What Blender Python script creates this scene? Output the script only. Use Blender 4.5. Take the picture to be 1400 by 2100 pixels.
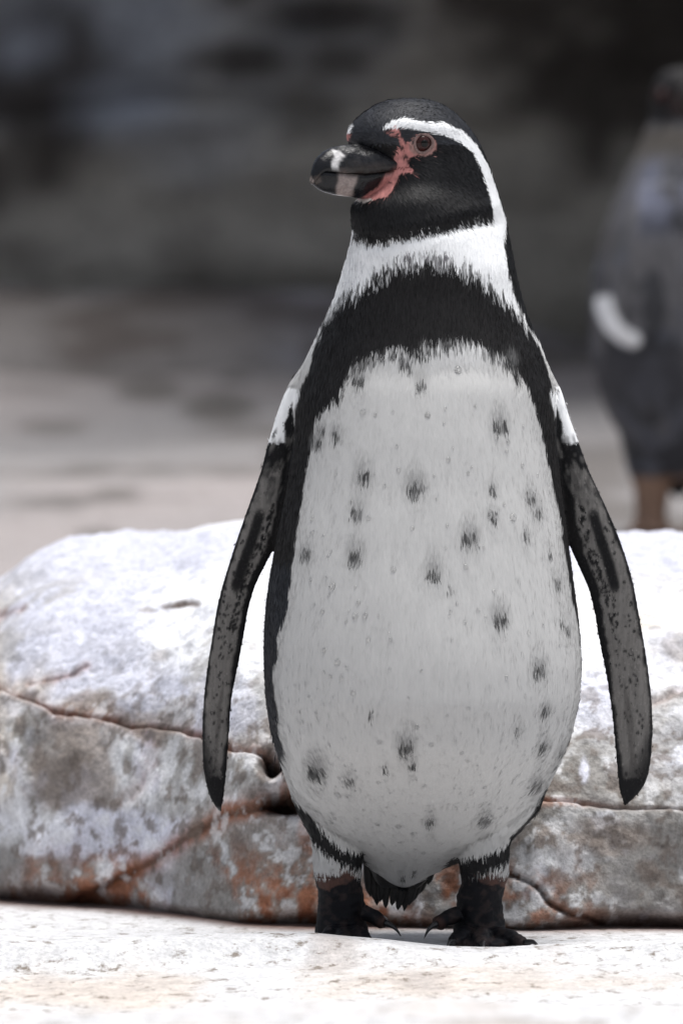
import bpy, bmesh, math, random
import numpy as np
from mathutils import Vector
R = math.radians
rng = np.random.default_rng(7); random.seed(7)
sc = bpy.context.scene
for o in list(bpy.data.objects): bpy.data.objects.remove(o)
C = sc.collection

# ------------------------------------------------------------------ camera, sky, sun, exposure
S = 0.377e-3                      # metres per photo pixel on the bird's plane (y = 0)
D = 5.0                           # camera to bird
H = 1065*S                        # camera height (horizon at photo row 870)
cd = bpy.data.cameras.new('camera'); cam = bpy.data.objects.new('camera', cd); C.objects.link(cam)
cam.location = (0, -D, H); cam.rotation_euler = (R(90), 0, 0)
cd.sensor_fit = 'VERTICAL'; cd.sensor_height = 36; cd.sensor_width = 24
cd.lens = 36*D/(2100*S); cd.shift_y = -180/2100
cd.clip_end = 300; cd.clip_start = .05
cd.dof.use_dof = True; cd.dof.focus_distance = 4.93; cd.dof.aperture_fstop = 8.0
sc.camera = cam
w = bpy.data.worlds.new('World'); sc.world = w; w.use_nodes = True
nt = w.node_tree; bg = nt.nodes['Background']
sky = nt.nodes.new('ShaderNodeTexSky'); sky.sky_type = 'NISHITA'; sky.sun_disc = False
SUN_EL = 80
sky.sun_elevation = R(SUN_EL); sky.dust_density = 4; sky.air_density = 1.2
hs = nt.nodes.new('ShaderNodeHueSaturation'); hs.inputs['Saturation'].default_value = .5   # overcast, pale sky
nt.links.new(sky.outputs[0], hs.inputs['Color']); nt.links.new(hs.outputs[0], bg.inputs['Color'])
bg.inputs['Strength'].default_value = .05
sd = bpy.data.lights.new('sun', 'SUN'); sun = bpy.data.objects.new('sun', sd); C.objects.link(sun)
sd.energy = 1.5; sd.angle = R(36); sd.color = (1, .985, .965)
az = R(-105)                        # light falls from high above, a little from the right
dirv = Vector((-math.sin(az)*math.cos(R(SUN_EL)), math.cos(az)*math.cos(R(SUN_EL)), math.sin(R(SUN_EL))))
sun.rotation_euler = dirv.to_track_quat('Z', 'Y').to_euler(); sun.location = (0, 0, 5)
sky.sun_rotation = math.atan2(dirv.x, dirv.y)
sc.view_settings.view_transform = 'Standard'; sc.view_settings.look = 'None'
sc.view_settings.gamma = 1; sc.view_settings.use_curve_mapping = False
sc.view_settings.exposure = 1.35

# ------------------------------------------------------------------ helpers
def X(px): return (np.asarray(px, float)-700)*S
def Z(row): return (1935-np.asarray(row, float))*S
def PX(x): return x/S+700
def ROW(z): return 1935-z/S
def sm(a, b, t):
    t = np.clip((np.asarray(t, float)-a)/(b-a), 0, 1); return t*t*(3-2*t)
def _h(ix, iy, iz, seed):
    n = (ix.astype(np.int64)*374761393 + iy.astype(np.int64)*668265263 + iz.astype(np.int64)*2147483647 + seed*974634777) & 0xffffffff
    n = ((n ^ (n >> 13))*1274126177) & 0xffffffff
    n = ((n ^ (n >> 16))*2246822519) & 0xffffffff
    return ((n ^ (n >> 15)) & 0xffffff)/float(0xffffff)
def vn(x, y, z, seed=0):
    x, y, z = np.broadcast_arrays(*[np.asarray(q, float) for q in (x, y, z)])
    xi, yi, zi = np.floor(x), np.floor(y), np.floor(z)
    fx, fy, fz = x-xi, y-yi, z-zi
    fx, fy, fz = [f*f*(3-2*f) for f in (fx, fy, fz)]
    r = 0
    for a in (0, 1):
        for b in (0, 1):
            for c in (0, 1):
                wgt = (fx if a else 1-fx)*(fy if b else 1-fy)*(fz if c else 1-fz)
                r = r + wgt*_h(xi+a, yi+b, zi+c, seed)
    return r
def fbm(x, y, z, oct=4, seed=0, gain=.5):
    r = 0; a = 1; t = 0; f = 1.0
    for k in range(oct):
        r = r + a*vn(x*f+k*17.3, y*f-k*9.1, z*f+k*5.7, seed+k); t += a; a *= gain; f *= 2.03
    return r/t
def polydist(px, row, pts):
    """distance to a polyline, and signed offset (positive = below the line)"""
    best = np.full(px.shape, 1e9); sg = np.zeros(px.shape)
    for (x0, y0), (x1, y1) in zip(pts[:-1], pts[1:]):
        dx, dy = x1-x0, y1-y0; L2 = dx*dx+dy*dy
        t = np.clip(((px-x0)*dx+(row-y0)*dy)/L2, 0, 1)
        ex, ey = px-(x0+t*dx), row-(y0+t*dy)
        d = np.hypot(ex, ey); m = d < best
        best = np.where(m, d, best)
    return best
def tag(o, label=None, cat=None, group=None, kind=None):
    if label: o['label'] = label
    if cat: o['category'] = cat
    if group: o['group'] = group
    if kind: o['kind'] = kind
    return o
def link(name, me, mat, parent=None, smooth=True):
    o = bpy.data.objects.new(name, me); C.objects.link(o)
    if mat and not me.materials: me.materials.append(mat)
    if smooth: me.shade_smooth()
    if parent: o.parent = parent
    return o
def mesh_np(name, verts, faces):
    me = bpy.data.meshes.new(name)
    verts = np.asarray(verts, np.float32); faces = np.asarray(faces, np.int32)
    n, k = faces.shape
    me.vertices.add(len(verts)); me.vertices.foreach_set('co', verts.ravel())
    me.loops.add(n*k); me.loops.foreach_set('vertex_index', faces.ravel())
    me.polygons.add(n); me.polygons.foreach_set('loop_start', np.arange(0, n*k, k, dtype=np.int32))
    me.update(calc_edges=True); me.validate()
    return me
def set_col(me, col, name='Col'):
    a = me.color_attributes.new(name, 'FLOAT_COLOR', 'POINT')
    c = np.ones((len(col), 4), np.float32); c[:, :3] = col
    a.data.foreach_set('color', c.ravel())
def set_f(me, v, name):
    a = me.attributes.new(name, 'FLOAT', 'POINT'); a.data.foreach_set('value', np.asarray(v, np.float32))
def gridfaces(nu, nv, wrap=False):
    i = np.arange(nu-1)[:, None]; j = np.arange(nv if wrap else nv-1)[None, :]
    a = i*nv+j; b = i*nv+(j+1) % nv; c = (i+1)*nv+(j+1) % nv; d = (i+1)*nv+j
    return np.stack([a, b, c, d], -1).reshape(-1, 4)
class Soup:
    """closed shapes gathered as polygons"""
    def __init__(s): s.v = []; s.f = []; s.n = 0
    def rings(s, rings):                     # rings: list of (k,3)
        k = len(rings[0]); v = np.concatenate([np.asarray(r) for r in rings]); base = s.n
        s.v.append(v); f = gridfaces(len(rings), k, True)+base
        s.f += f.tolist(); s.n += len(v)
        s.f.append([base+i for i in range(k)][::-1]); s.f.append([base+(len(rings)-1)*k+i for i in range(k)])
    def tube(s, pts, rad, k=16, flat=1.0, flataxis=None):
        pts = np.asarray(pts, float); rs = []
        for i, p in enumerate(pts):
            t = pts[min(i+1, len(pts)-1)]-pts[max(i-1, 0)]; t /= np.linalg.norm(t)+1e-12
            up = np.array([0, 0, 1.]) if abs(t[2]) < .9 else np.array([0, 1., 0])
            a = np.cross(t, up); a /= np.linalg.norm(a); b = np.cross(a, t)
            th = np.linspace(0, 2*np.pi, k, endpoint=False)
            rs.append(p+rad[i]*(np.cos(th)[:, None]*a+flat*np.sin(th)[:, None]*b))
        s.rings(rs)
    def mesh(s, name):
        me = bpy.data.meshes.new(name); me.from_pydata(np.concatenate(s.v).tolist(), [], s.f); me.update()
        bm = bmesh.new(); bm.from_mesh(me); bmesh.ops.recalc_face_normals(bm, faces=bm.faces); bm.to_mesh(me); bm.free()
        return me
def smooth_pts(pts, n, wdt=.02):
    pts = np.asarray(pts, float); d = np.r_[0, np.cumsum(np.linalg.norm(np.diff(pts, axis=0), axis=1))]; d /= d[-1]
    t = np.linspace(0, 1, n); out = np.stack([np.interp(t, d, pts[:, k]) for k in range(pts.shape[1])], 1)
    k = max(1, int(wdt*n)); ker = np.hanning(2*k+3)[1:-1]; ker /= ker.sum()
    pad = len(ker)//2; res = out.copy()
    for c in range(out.shape[1]):
        e = np.r_[2*out[0, c]-out[pad:0:-1, c], out[:, c], 2*out[-1, c]-out[-2:-2-pad:-1, c]]
        res[:, c] = np.convolve(e, ker, 'valid')
    return res

# ------------------------------------------------------------------ materials
def new_mat(name):
    m = bpy.data.materials.new(name); m.use_nodes = True
    return m, m.node_tree, m.node_tree.nodes['Principled BSDF']
def N(t, ty, **kw):
    n = t.nodes.new(ty)
    for k, v in kw.items():
        if k in n.inputs: n.inputs[k].default_value = v
        else: setattr(n, k, v)
    return n
def attr_mat(name, rough=.6, spec=.4, bump=(0, 100), var=.0, stretch=(1, 1, 1), sheen=0, colname='Col'):
    m, t, b = new_mat(name)
    a = N(t, 'ShaderNodeAttribute', attribute_name=colname)
    tc = N(t, 'ShaderNodeTexCoord'); mp = N(t, 'ShaderNodeMapping'); mp.inputs['Scale'].default_value = stretch
    t.links.new(tc.outputs['Object'], mp.inputs['Vector'])
    nz = N(t, 'ShaderNodeTexNoise', Scale=bump[1], Detail=4.0, Roughness=.6); t.links.new(mp.outputs[0], nz.inputs['Vector'])
    col = a.outputs['Color']
    if var:
        mr = N(t, 'ShaderNodeMapRange'); mr.inputs['From Min'].default_value = .3; mr.inputs['From Max'].default_value = .7
        mr.inputs['To Min'].default_value = 1-var; mr.inputs['To Max'].default_value = 1+var
        t.links.new(nz.outputs['Fac'], mr.inputs['Value'])
        mx = N(t, 'ShaderNodeMix', data_type='RGBA', blend_type='MULTIPLY'); mx.inputs['Factor'].default_value = 1
        t.links.new(col, mx.inputs[6]); t.links.new(mr.outputs[0], mx.inputs[7]); col = mx.outputs[2]
    t.links.new(col, b.inputs['Base Color'])
    b.inputs['Roughness'].default_value = rough; b.inputs['Specular IOR Level'].default_value = spec
    if sheen: b.inputs['Sheen Weight'].default_value = sheen; b.inputs['Sheen Roughness'].default_value = .5
    if bump[0]:
        bp = N(t, 'ShaderNodeBump', Strength=.6, Distance=bump[0]); t.links.new(nz.outputs['Fac'], bp.inputs['Height'])
        t.links.new(bp.outputs[0], b.inputs['Normal'])
    return m
def plain_mat(name, col, rough=.5, spec=.5, bump=None, var=None):
    m, t, b = new_mat(name)
    b.inputs['Roughness'].default_value = rough; b.inputs['Specular IOR Level'].default_value = spec
    tc = N(t, 'ShaderNodeTexCoord')
    nz = N(t, 'ShaderNodeTexNoise', Scale=(bump or (0, 200))[1], Detail=3.0); t.links.new(tc.outputs['Object'], nz.inputs['Vector'])
    rp = N(t, 'ShaderNodeValToRGB'); v = var or .15
    rp.color_ramp.elements[0].position = .3; rp.color_ramp.elements[1].position = .7
    rp.color_ramp.elements[0].color = tuple(c*(1-v) for c in col)+(1,); rp.color_ramp.elements[1].color = tuple(min(1, c*(1+v)) for c in col)+(1,)
    t.links.new(nz.outputs['Fac'], rp.inputs[0]); t.links.new(rp.outputs[0], b.inputs['Base Color'])
    if bump:
        bp = N(t, 'ShaderNodeBump', Strength=.6, Distance=bump[0]); t.links.new(nz.outputs['Fac'], bp.inputs['Height'])
        t.links.new(bp.outputs[0], b.inputs['Normal'])
    return m
def rock_mat(name, fine=220, mid=45, amp=.25, bumpd=.0015, speck=0.0, rough=.85):
    """vertex colour (mineral stains, guano, painted light and shade) x two scales of grain, speckles and pits"""
    m, t, b = new_mat(name)
    a = N(t, 'ShaderNodeAttribute', attribute_name='Col'); tc = N(t, 'ShaderNodeTexCoord')
    n1 = N(t, 'ShaderNodeTexNoise', Scale=mid, Detail=7.0, Roughness=.68); n2 = N(t, 'ShaderNodeTexNoise', Scale=fine, Detail=4.0, Roughness=.6)
    for n in (n1, n2): t.links.new(tc.outputs['Object'], n.inputs['Vector'])
    ad = N(t, 'ShaderNodeMath', operation='ADD'); t.links.new(n1.outputs['Fac'], ad.inputs[0]); t.links.new(n2.outputs['Fac'], ad.inputs[1])
    mr = N(t, 'ShaderNodeMapRange'); mr.inputs['From Min'].default_value = .7; mr.inputs['From Max'].default_value = 1.3
    mr.inputs['To Min'].default_value = 1-amp; mr.inputs['To Max'].default_value = 1+amp*.6
    t.links.new(ad.outputs[0], mr.inputs['Value'])
    mx = N(t, 'ShaderNodeMix', data_type='RGBA', blend_type='MULTIPLY'); mx.inputs['Factor'].default_value = 1
    t.links.new(a.outputs['Color'], mx.inputs[6]); t.links.new(mr.outputs[0], mx.inputs[7]); col = mx.outputs[2]
    if speck:
        mp = N(t, 'ShaderNodeMapping'); mp.inputs['Scale'].default_value = (1, .6, 2); t.links.new(tc.outputs['Object'], mp.inputs['Vector'])
        n3 = N(t, 'ShaderNodeTexNoise', Scale=70.0, Detail=5.0, Roughness=.75); t.links.new(mp.outputs[0], n3.inputs['Vector'])
        r3 = N(t, 'ShaderNodeMapRange'); r3.inputs['From Min'].default_value = .55; r3.inputs['From Max'].default_value = .65
        r3.inputs['To Min'].default_value = 0; r3.inputs['To Max'].default_value = speck; t.links.new(n3.outputs['Fac'], r3.inputs['Value'])
        m3 = N(t, 'ShaderNodeMix', data_type='RGBA'); t.links.new(r3.outputs[0], m3.inputs['Factor']); t.links.new(col, m3.inputs[6])
        m3.inputs[7].default_value = (.16, .13, .10, 1); col = m3.outputs[2]
    t.links.new(col, b.inputs['Base Color']); b.inputs['Roughness'].default_value = rough; b.inputs['Specular IOR Level'].default_value = .25
    bp = N(t, 'ShaderNodeBump', Strength=.8, Distance=bumpd); t.links.new(ad.outputs[0], bp.inputs['Height']); t.links.new(bp.outputs[0], b.inputs['Normal'])
    return m

# ------------------------------------------------------------------ ground: one rock sheet, near slab, terrace behind
def ground_z(x, y):
    fg = .004*np.sin(x*9+.6)+.010*(fbm(x*5, y*5, 0, 3, 3)-.5)*sm(.02, .2, np.abs(y+.02))+.003*(fbm(x*22, y*22, 0, 3, 5)-.5)
    lip = np.interp(x, [-.6, -.28, -.1, -.02, .03, .08, .12, .18, .26, .6], [.018, .0175, .017, .0160, .012, .0065, .0045, .007, .013, .016])
    fg = fg*.5+lip*np.exp(-(np.clip(np.abs(y+.135+.012*np.sin(x*23))-.02, 0, 9)/.026)**2)+.008*sm(.16, .5, x)*np.exp(-((y+.02)/.12)**2)
    fg = fg-.012*sm(-.08, -.5, y)
    hump = .062+.018*(fbm(x*4, 1.3, 0, 3, 9)-.5)
    fg = fg+hump*np.exp(-np.clip((y+1.12)/.22, 0, 9)**2)*np.where(y < -1.12, 1, 1)
    fg = fg+.015*(fbm(x*6, y*6, 2, 4, 12)-.5)*sm(-.6, -1.0, y)
    fg = fg*sm(-4.5, -3, y)
    te = .135+.030*np.clip(y-1, 0, 20)+.0195*np.clip(y-3, 0, 5)**1.35
    te = te+.05*(fbm(x*.9, y*.6, 4, 4, 21)-.5)*sm(1.2, 3, y)+.014*(fbm(x*4, y*3, 4, 3, 25)-.5)
    # shallow hollows in the terrace
    for hx, hy, rx, ry, dp in ((-.55, 6.4, .33, .42, .05), (-.78, 6.9, .2, .3, .04), (-1.05, 6.1, .28, .2, .035), (-.85, 4.7, .16, .2, .025), (-.4, 3.4, .3, .2, .03)):
        te = te-dp*np.exp(-((x-hx)/rx)**2-((y-hy)/ry)**2)
    k = sm(.55, 1.0, y)
    return fg*(1-k)+te*k
def base_y(x): return np.interp(x, [-.6, -.3, -.2, -.08, 0, .15, .3, .6], [.62, .46, .36, .19, .13, .10, .12, .2])+.008*np.sin(np.asarray(x)*31)
def nonuni(*segs):
    return np.unique(np.concatenate([np.linspace(a, b, n) for a, b, n in segs]))
gx = nonuni((-12, -1.6, 36), (-1.6, -.45, 110), (-.45, .45, 260), (.45, 1.6, 110), (1.6, 12, 36))
gy = nonuni((-8, -2, 16), (-2, -.3, 190), (-.3, .35, 200), (.35, 2, 60), (2, 9, 200), (9, 16, 12))
GX, GY = np.meshgrid(gx, gy, indexing='ij'); gz = ground_z(GX, GY)
me = mesh_np('ground', np.stack([GX, GY, gz], -1).reshape(-1, 3), gridfaces(len(gx), len(gy)))
n1 = fbm(GX*3, GY*3, 0, 5, 31); n2 = fbm(GX*14, GY*7, 0, 4, 33)
white = np.array([.62, .62, .63]); tan = np.array([.60, .54, .49]); grey = np.array([.40, .37, .36])
tcol = np.array([.29, .278, .28]); tdark = np.array([.13, .12, .115]); tpink = np.array([.36, .328, .325])
f = sm(.50, .72, n1*.6+n2*.4)[..., None]
col = white*(1-f)+tan*f
f = (sm(.62, .75, n2)*.5)[..., None]; col = col*(1-f)+grey*f
m1 = fbm(GX*1.3, GY*.8, 0, 4, 41)[..., None]; m2 = fbm(GX*2.6, GY*2.6, 0, 5, 43, .6)[..., None]
tc_ = tcol*(1-sm(.45, .7, m1))+tpink*sm(.45, .7, m1); tc_ = tc_*(1-.8*sm(.52, .66, m2))+tdark*.8*sm(.52, .66, m2)
k = sm(.7, 1.1, GY)[..., None]; col = col*(1-k)+tc_*k
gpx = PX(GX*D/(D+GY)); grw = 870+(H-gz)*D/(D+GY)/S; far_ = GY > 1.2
for bx, by, rx, ry, a in ((450, 838, 85, 34, .8), (310, 800, 70, 30, .7), (110, 876, 80, 16, .6), (240, 1012, 60, 16, .6), (190, 960, 70, 14, .4), (200, 1095, 50, 14, .6), (480, 775, 40, 12, .6), (60, 800, 90, 16, .3), (330, 960, 40, 10, .4)):  # dark patches put the hollows' shade into the terrace colour
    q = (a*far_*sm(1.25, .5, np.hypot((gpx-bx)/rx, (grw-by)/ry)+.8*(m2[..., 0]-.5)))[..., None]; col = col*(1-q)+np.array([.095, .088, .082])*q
# dark rusty grime gathered along the foot of the outcrop
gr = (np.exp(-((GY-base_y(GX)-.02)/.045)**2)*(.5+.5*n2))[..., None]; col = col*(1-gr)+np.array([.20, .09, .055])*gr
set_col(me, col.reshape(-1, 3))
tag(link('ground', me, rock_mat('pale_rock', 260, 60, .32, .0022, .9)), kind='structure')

# ------------------------------------------------------------------ rock wall with added shading overhang, and low ledge in front of it
xs = np.linspace(-9, 9, 260); vs = np.linspace(0, 1, 150); U, V = np.meshgrid(xs, vs, indexing='ij')
zz = .2+V*2.9
yy = 9.6+.35*np.sin(U*.8+1)+.8*sm(-.2, 1.6, U)-.5*sm(-.3, -1.7, U)
yy = yy-(.42+1.35*sm(-.7, .4, U))*sm(.7, 2.2, zz)*(zz-.7).clip(0)      # added overhang, shaped to shade the wall, more so towards the right
yy = yy+1.0*(fbm(U*.7, zz*1.1, 1, 5, 51)-.5)+.28*(fbm(U*2.6, zz*4, 1, 4, 53)-.5)
lay = np.abs(fbm(U*.5, zz*3.2, 2, 3, 57)-.5); yy = yy+.06*np.exp(-(lay/.03)**2)
me = mesh_np('rock_wall', np.stack([U, yy, zz], -1).reshape(-1, 3), gridfaces(260, 150))
n1 = fbm(U*1.1, zz*1.6, 3, 5, 61)[..., None]; n2 = fbm(U*3.2, zz*2.6, 3, 4, 63)[..., None]
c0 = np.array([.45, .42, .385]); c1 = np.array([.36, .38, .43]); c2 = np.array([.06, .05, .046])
col = c0*(1-sm(.46, .62, n1))+c1*sm(.46, .62, n1); q = .9*sm(.50, .64, n2+.07*sm(-.3, .8, U)[..., None]); col = col*(1-q)+c2*q  # dark stains thicken rightwards to paint in deeper shade
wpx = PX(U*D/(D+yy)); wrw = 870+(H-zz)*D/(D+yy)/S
for bx, by, rx, ry, a in ((650, 30, 130, 40, .8), (490, 120, 90, 40, .8), (690, 125, 70, 40, .7), (800, 60, 60, 40, .6), (1000, 130, 60, 50, .6), (120, 170, 60, 30, .5), (620, 230, 60, 70, .5), (60, 300, 50, 80, .3), (1300, 130, 80, 40, .5), (30, 520, 80, 40, .4)):  # dark blots paint the shade of pits into the rock colour
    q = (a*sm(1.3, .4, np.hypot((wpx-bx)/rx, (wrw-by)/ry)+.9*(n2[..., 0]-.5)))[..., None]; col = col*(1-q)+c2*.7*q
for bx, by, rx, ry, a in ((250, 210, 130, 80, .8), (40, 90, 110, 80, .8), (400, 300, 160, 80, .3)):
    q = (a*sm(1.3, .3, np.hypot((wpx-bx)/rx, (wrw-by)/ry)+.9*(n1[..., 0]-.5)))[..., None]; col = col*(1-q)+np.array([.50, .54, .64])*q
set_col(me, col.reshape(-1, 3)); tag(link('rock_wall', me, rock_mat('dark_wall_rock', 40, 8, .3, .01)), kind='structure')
# ledge
xs = np.linspace(-6, 6, 300); vs = np.linspace(0, 1, 90); U, V = np.meshgrid(xs, vs, indexing='ij')
ht = .30*(1-.55*sm(-.1, .9, U))
ph = V*np.pi*.62; zz = .35+(ht+.05)*np.sin(ph)**.7; yy = 8.1+.25*sm(-.1, .6, U)+.10*np.sin(U*1.3)+1.1*(1-np.cos(ph))**1.2
yy = yy+.22*(fbm(U*1.6, zz*3, 5, 4, 71)-.5); zz = zz+.09*(fbm(U*2, yy*2, 5, 4, 73)-.5)*V
me = mesh_np('rock_ledge', np.stack([U, yy, zz], -1).reshape(-1, 3), gridfaces(300, 90))
n1 = fbm(U*2, zz*5, yy, 4, 75)[..., None]; n2 = fbm(U*4, zz*8, yy, 4, 77)[..., None]
col = np.array([.23, .212, .205])*(1-sm(.5, .66, n1))+np.array([.40, .385, .41])*sm(.5, .7, n1); q = .7*sm(.52, .68, n2); col = col*(1-q)+np.array([.10, .08, .07])*q
set_col(me, col.reshape(-1, 3)); tag(link('rock_ledge', me, rock_mat('ledge_rock', 60, 12, .3, .006)), kind='structure')

# ------------------------------------------------------------------ cracked outcrop just behind the bird
NU, NV = 820, 430
xs = np.linspace(-.62, .64, NU); ph = np.r_[np.linspace(0, np.pi/2, 330), np.linspace(np.pi/2, 2.75, 101)[1:]]
U, PH = np.meshgrid(xs, ph, indexing='ij')
def row2z(row, y): return H-(row-870)*S*(D+y)/D
YT = .85
toprow = np.interp(PX(xs*D/(D+YT)), [-400, -150, 0, 60, 130, 200, 300, 400, 430, 480, 700, 1000, 1290, 1400, 1600, 1900], [1500, 1290, 1197, 1152, 1122, 1113, 1110, 1107, 1097, 1090, 1080, 1082, 1106, 1106, 1100, 1180])
ker = np.hanning(23); ker /= ker.sum(); toprow = np.convolve(np.pad(toprow, 11, 'edge'), ker, 'valid')
zt = row2z(toprow, YT)[:, None]; zb = -.03
y0 = base_y(xs)[:, None]
sp = np.sin(PH); cpq = 1-np.cos(PH)
zz = np.where(PH <= np.pi/2, zb+(zt-zb)*np.abs(sp)**.88, zt-(zt-zb)*(1-np.abs(sp))*.55)
yy = y0+(YT-y0)*cpq**1.25
big = fbm(U*4.5, zz*4.5, yy*3, 4, 81)-.5; med = fbm(U*16, zz*16, yy*16, 5, 83)-.5; fin = fbm(U*60, zz*60, yy*60, 3, 85)-.5
px = PX(U*D/(D+yy)); row = 870+(H-zz)*D/(D+yy)/S
jit = 34*(fbm(U*22, zz*22, 0, 5, 91)-.5)
hb = fbm(U*24, zz*24, yy*24, 5, 97, .6); rj = row+jit; pj = px+26*(fbm(U*22, zz*22, 7, 4, 92)-.5)
crA = [(-60, 1395), (40, 1425), (110, 1460), (200, 1470), (260, 1492), (340, 1500), (415, 1512), (470, 1535), (540, 1552), (570, 1575), (660, 1600)]
crB = [(640, 1610), (560, 1640), (470, 1665), (430, 1690), (370, 1720), (320, 1760), (230, 1805), (150, 1852)]
crC = [(1010, 1655), (1110, 1645), (1180, 1647), (1260, 1660), (1330, 1665), (1420, 1668)]
crD = [(1000, 1790), (1050, 1795), (1095, 1815), (1125, 1850), (1170, 1872), (1230, 1900)]
crE = [(60, 1390), (100, 1382), (150, 1370), (175, 1355)]
crF = [(335, 1240), (375, 1236), (408, 1234)]
crG = [(280, 1510), (320, 1540), (300, 1600), (255, 1640)]
crH = [(-20, 1258), (20, 1248), (45, 1238)]
crI = [(1400, 1400), (1370, 1425), (1330, 1440)]
dA, dB, dC, dD, dE, dF, dG, dH, dI = [polydist(pj, rj, c) for c in (crA, crB, crC, crD, crE, crF, crG, crH, crI)]
Aline = np.interp(px, [p[0] for p in crA], [p[1] for p in crA]); Cline = np.interp(px, [p[0] for p in crC], [p[1] for p in crC])
Bline = np.interp(px, [p[0] for p in crB[::-1]], [p[1] for p in crB[::-1]])
off = .030*big+.020*med+.006*fin+.0025*(fbm(U*150, zz*150, yy*150, 2, 87)-.5)+.016*(np.abs(fbm(U*11, zz*11, yy*8, 4, 88)*2-1)-.2)*sm(1150, 1350, row)
stepA = sm(-6, 16, rj-Aline)*sm(760, 600, px); off = off+stepA*.020*np.exp(-np.clip(rj-Aline, 0, 999)/260)
stepB = sm(-4, 14, rj-Bline)*sm(60, 190, px)*sm(900, 650, px); off = off-stepB*.020
stepC = sm(-6, 14, rj-Cline)*sm(900, 1050, px); off = off+stepC*.016*np.exp(-np.clip(rj-Cline, 0, 999)/200)
def groove(d, wd, dp): return dp*np.exp(-(d/wd)**2)
off = off-groove(dA, 6, .014)-groove(dB, 6.5, .016)-groove(dC, 4, .008)-groove(dD, 5, .014)-groove(dE+30*np.abs(hb-.5), 4, .005)-groove(dF+20*np.abs(hb-.5), 5, .006)-groove(dG, 8, .003)-groove(dH+30*np.abs(hb-.5), 5, .006)-groove(dI, 8, .006)
hole = np.exp(-((px-556)/22)**2-((row-1572)/24)**2)+np.exp(-((px-590)/46)**2-((row-1640)/20)**2); off = off-.05*hole.clip(0, 1)
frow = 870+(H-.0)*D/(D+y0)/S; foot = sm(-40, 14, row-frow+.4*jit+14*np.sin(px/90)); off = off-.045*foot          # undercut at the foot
ny = -np.cos(np.clip(PH, 0, np.pi/2)); nz = np.abs(np.sin(np.clip(PH, 0, np.pi/2)))
nz = np.where(PH > 1.2, 1, nz*.8)
yy2 = yy+ny*off; zz2 = zz+nz*off
me = mesh_np('rock_outcrop', np.stack([U, yy2, zz2], -1).reshape(-1, 3), gridfaces(NU, NV))
hi = fbm(U*9, zz*9, yy*5, 5, 95); hb = fbm(U*24, zz*24, yy*24, 5, 97, .6); hc = fbm(U*5, zz*7, yy*3, 4, 99)
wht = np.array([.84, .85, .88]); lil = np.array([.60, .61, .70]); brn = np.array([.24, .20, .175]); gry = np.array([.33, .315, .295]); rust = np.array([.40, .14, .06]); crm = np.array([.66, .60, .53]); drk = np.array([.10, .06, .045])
col = np.ones(U.shape+(3,))*wht  # guano white, with light falling on the top put into the colour
def lay_(c, f):
    global col
    f = np.clip(f, 0, 1)[..., None]; col = col*(1-f)+c*f
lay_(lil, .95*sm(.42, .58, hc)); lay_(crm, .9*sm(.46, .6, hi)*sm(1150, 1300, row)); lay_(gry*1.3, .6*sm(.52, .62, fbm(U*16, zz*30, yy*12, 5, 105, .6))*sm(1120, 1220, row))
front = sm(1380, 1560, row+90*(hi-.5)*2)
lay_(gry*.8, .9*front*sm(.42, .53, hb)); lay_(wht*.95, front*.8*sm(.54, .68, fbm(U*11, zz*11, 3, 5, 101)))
def blot(cx, cy, rx, ry, c, a):
    d = np.hypot((pj-cx)/rx, (rj-cy)/ry)+1.5*(hb-.5); lay_(c, a*sm(1.15, .7, d))
blot(160, 1580, 110, 130, brn, .8); blot(330, 1560, 90, 60, gry*.8, .7); blot(180, 1440, 50, 35, brn, .7); blot(270, 1470, 60, 22, brn, .6)
blot(420, 1730, 220, 90, gry*.85, .7); blot(470, 1590, 90, 50, gry*.8, .7); blot(330, 1335, 30, 14, brn, .5); blot(380, 1237, 34, 9, brn*.7, .8); blot(300, 1248, 30, 6, brn, .6)
blot(210, 1720, 150, 60, lil*1.15, .9); blot(130, 1290, 120, 50, lil*1.05, .6); blot(470, 1440, 70, 70, lil, .6); blot(1230, 1440, 60, 90, lil*1.05, .5); blot(300, 1570, 30, 60, lil*1.1, .6); blot(60, 1700, 80, 50, wht, .5)
blot(100, 1800, 110, 40, brn, .7); blot(560, 1740, 90, 110, brn, .5); blot(640, 1700, 40, 60, rust, .5)
blot(1210, 1720, 150, 40, brn*1.2, .6); blot(1330, 1800, 90, 70, gry*.75, .7); blot(1320, 1780, 34, 26, brn, .7); blot(1180, 1560, 60, 60, gry*.8, .7); blot(1340, 1600, 80, 40, gry*.8, .6); blot(1120, 1650, 120, 20, rust*1.5, .25)
blot(1170, 1760, 60, 40, wht, .5); blot(1200, 1580, 12, 36, lil*1.2, .8); blot(1390, 1320, 30, 20, brn, .5)
for d, wd, a in ((dA, 14, .8), (dB, 20, 1.1), (dC, 8, .5), (dD, 12, .5), (dE+30*np.abs(hb-.5), 9, .6), (dG, 16, .3), (dH+30*np.abs(hb-.5), 9, .6), (dI, 10, .6)):
    lay_(rust*.8, a*np.exp(-(d/wd)**2)*(.4+.9*hb)*(sm(1100, 1300, px)*-.6+1))
for d, wd in ((dA, 5), (dB, 6), (dD, 5), (dF, 6)): lay_(drk, .8*np.exp(-(d/wd)**2))
above = np.exp(-np.clip(Aline-rj, 0, 999)/18)*(rj < Aline)*sm(700, 560, px); lay_(brn*np.array([1.2, .9, .8]), .7*above*sm(.4, .55, hi))
hf = fbm(U*70, zz*70, yy*70, 4, 111, .65); lay_(brn*.75, .75*sm(1250, 1500, row)*sm(.54, .63, hf)); lay_(wht, .6*sm(1300, 1500, row)*sm(.45, .37, hf)*sm(.42, .55, hi)); lay_(lil*.8, .4*sm(.56, .66, hf)*sm(1450, 1250, row))
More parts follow.
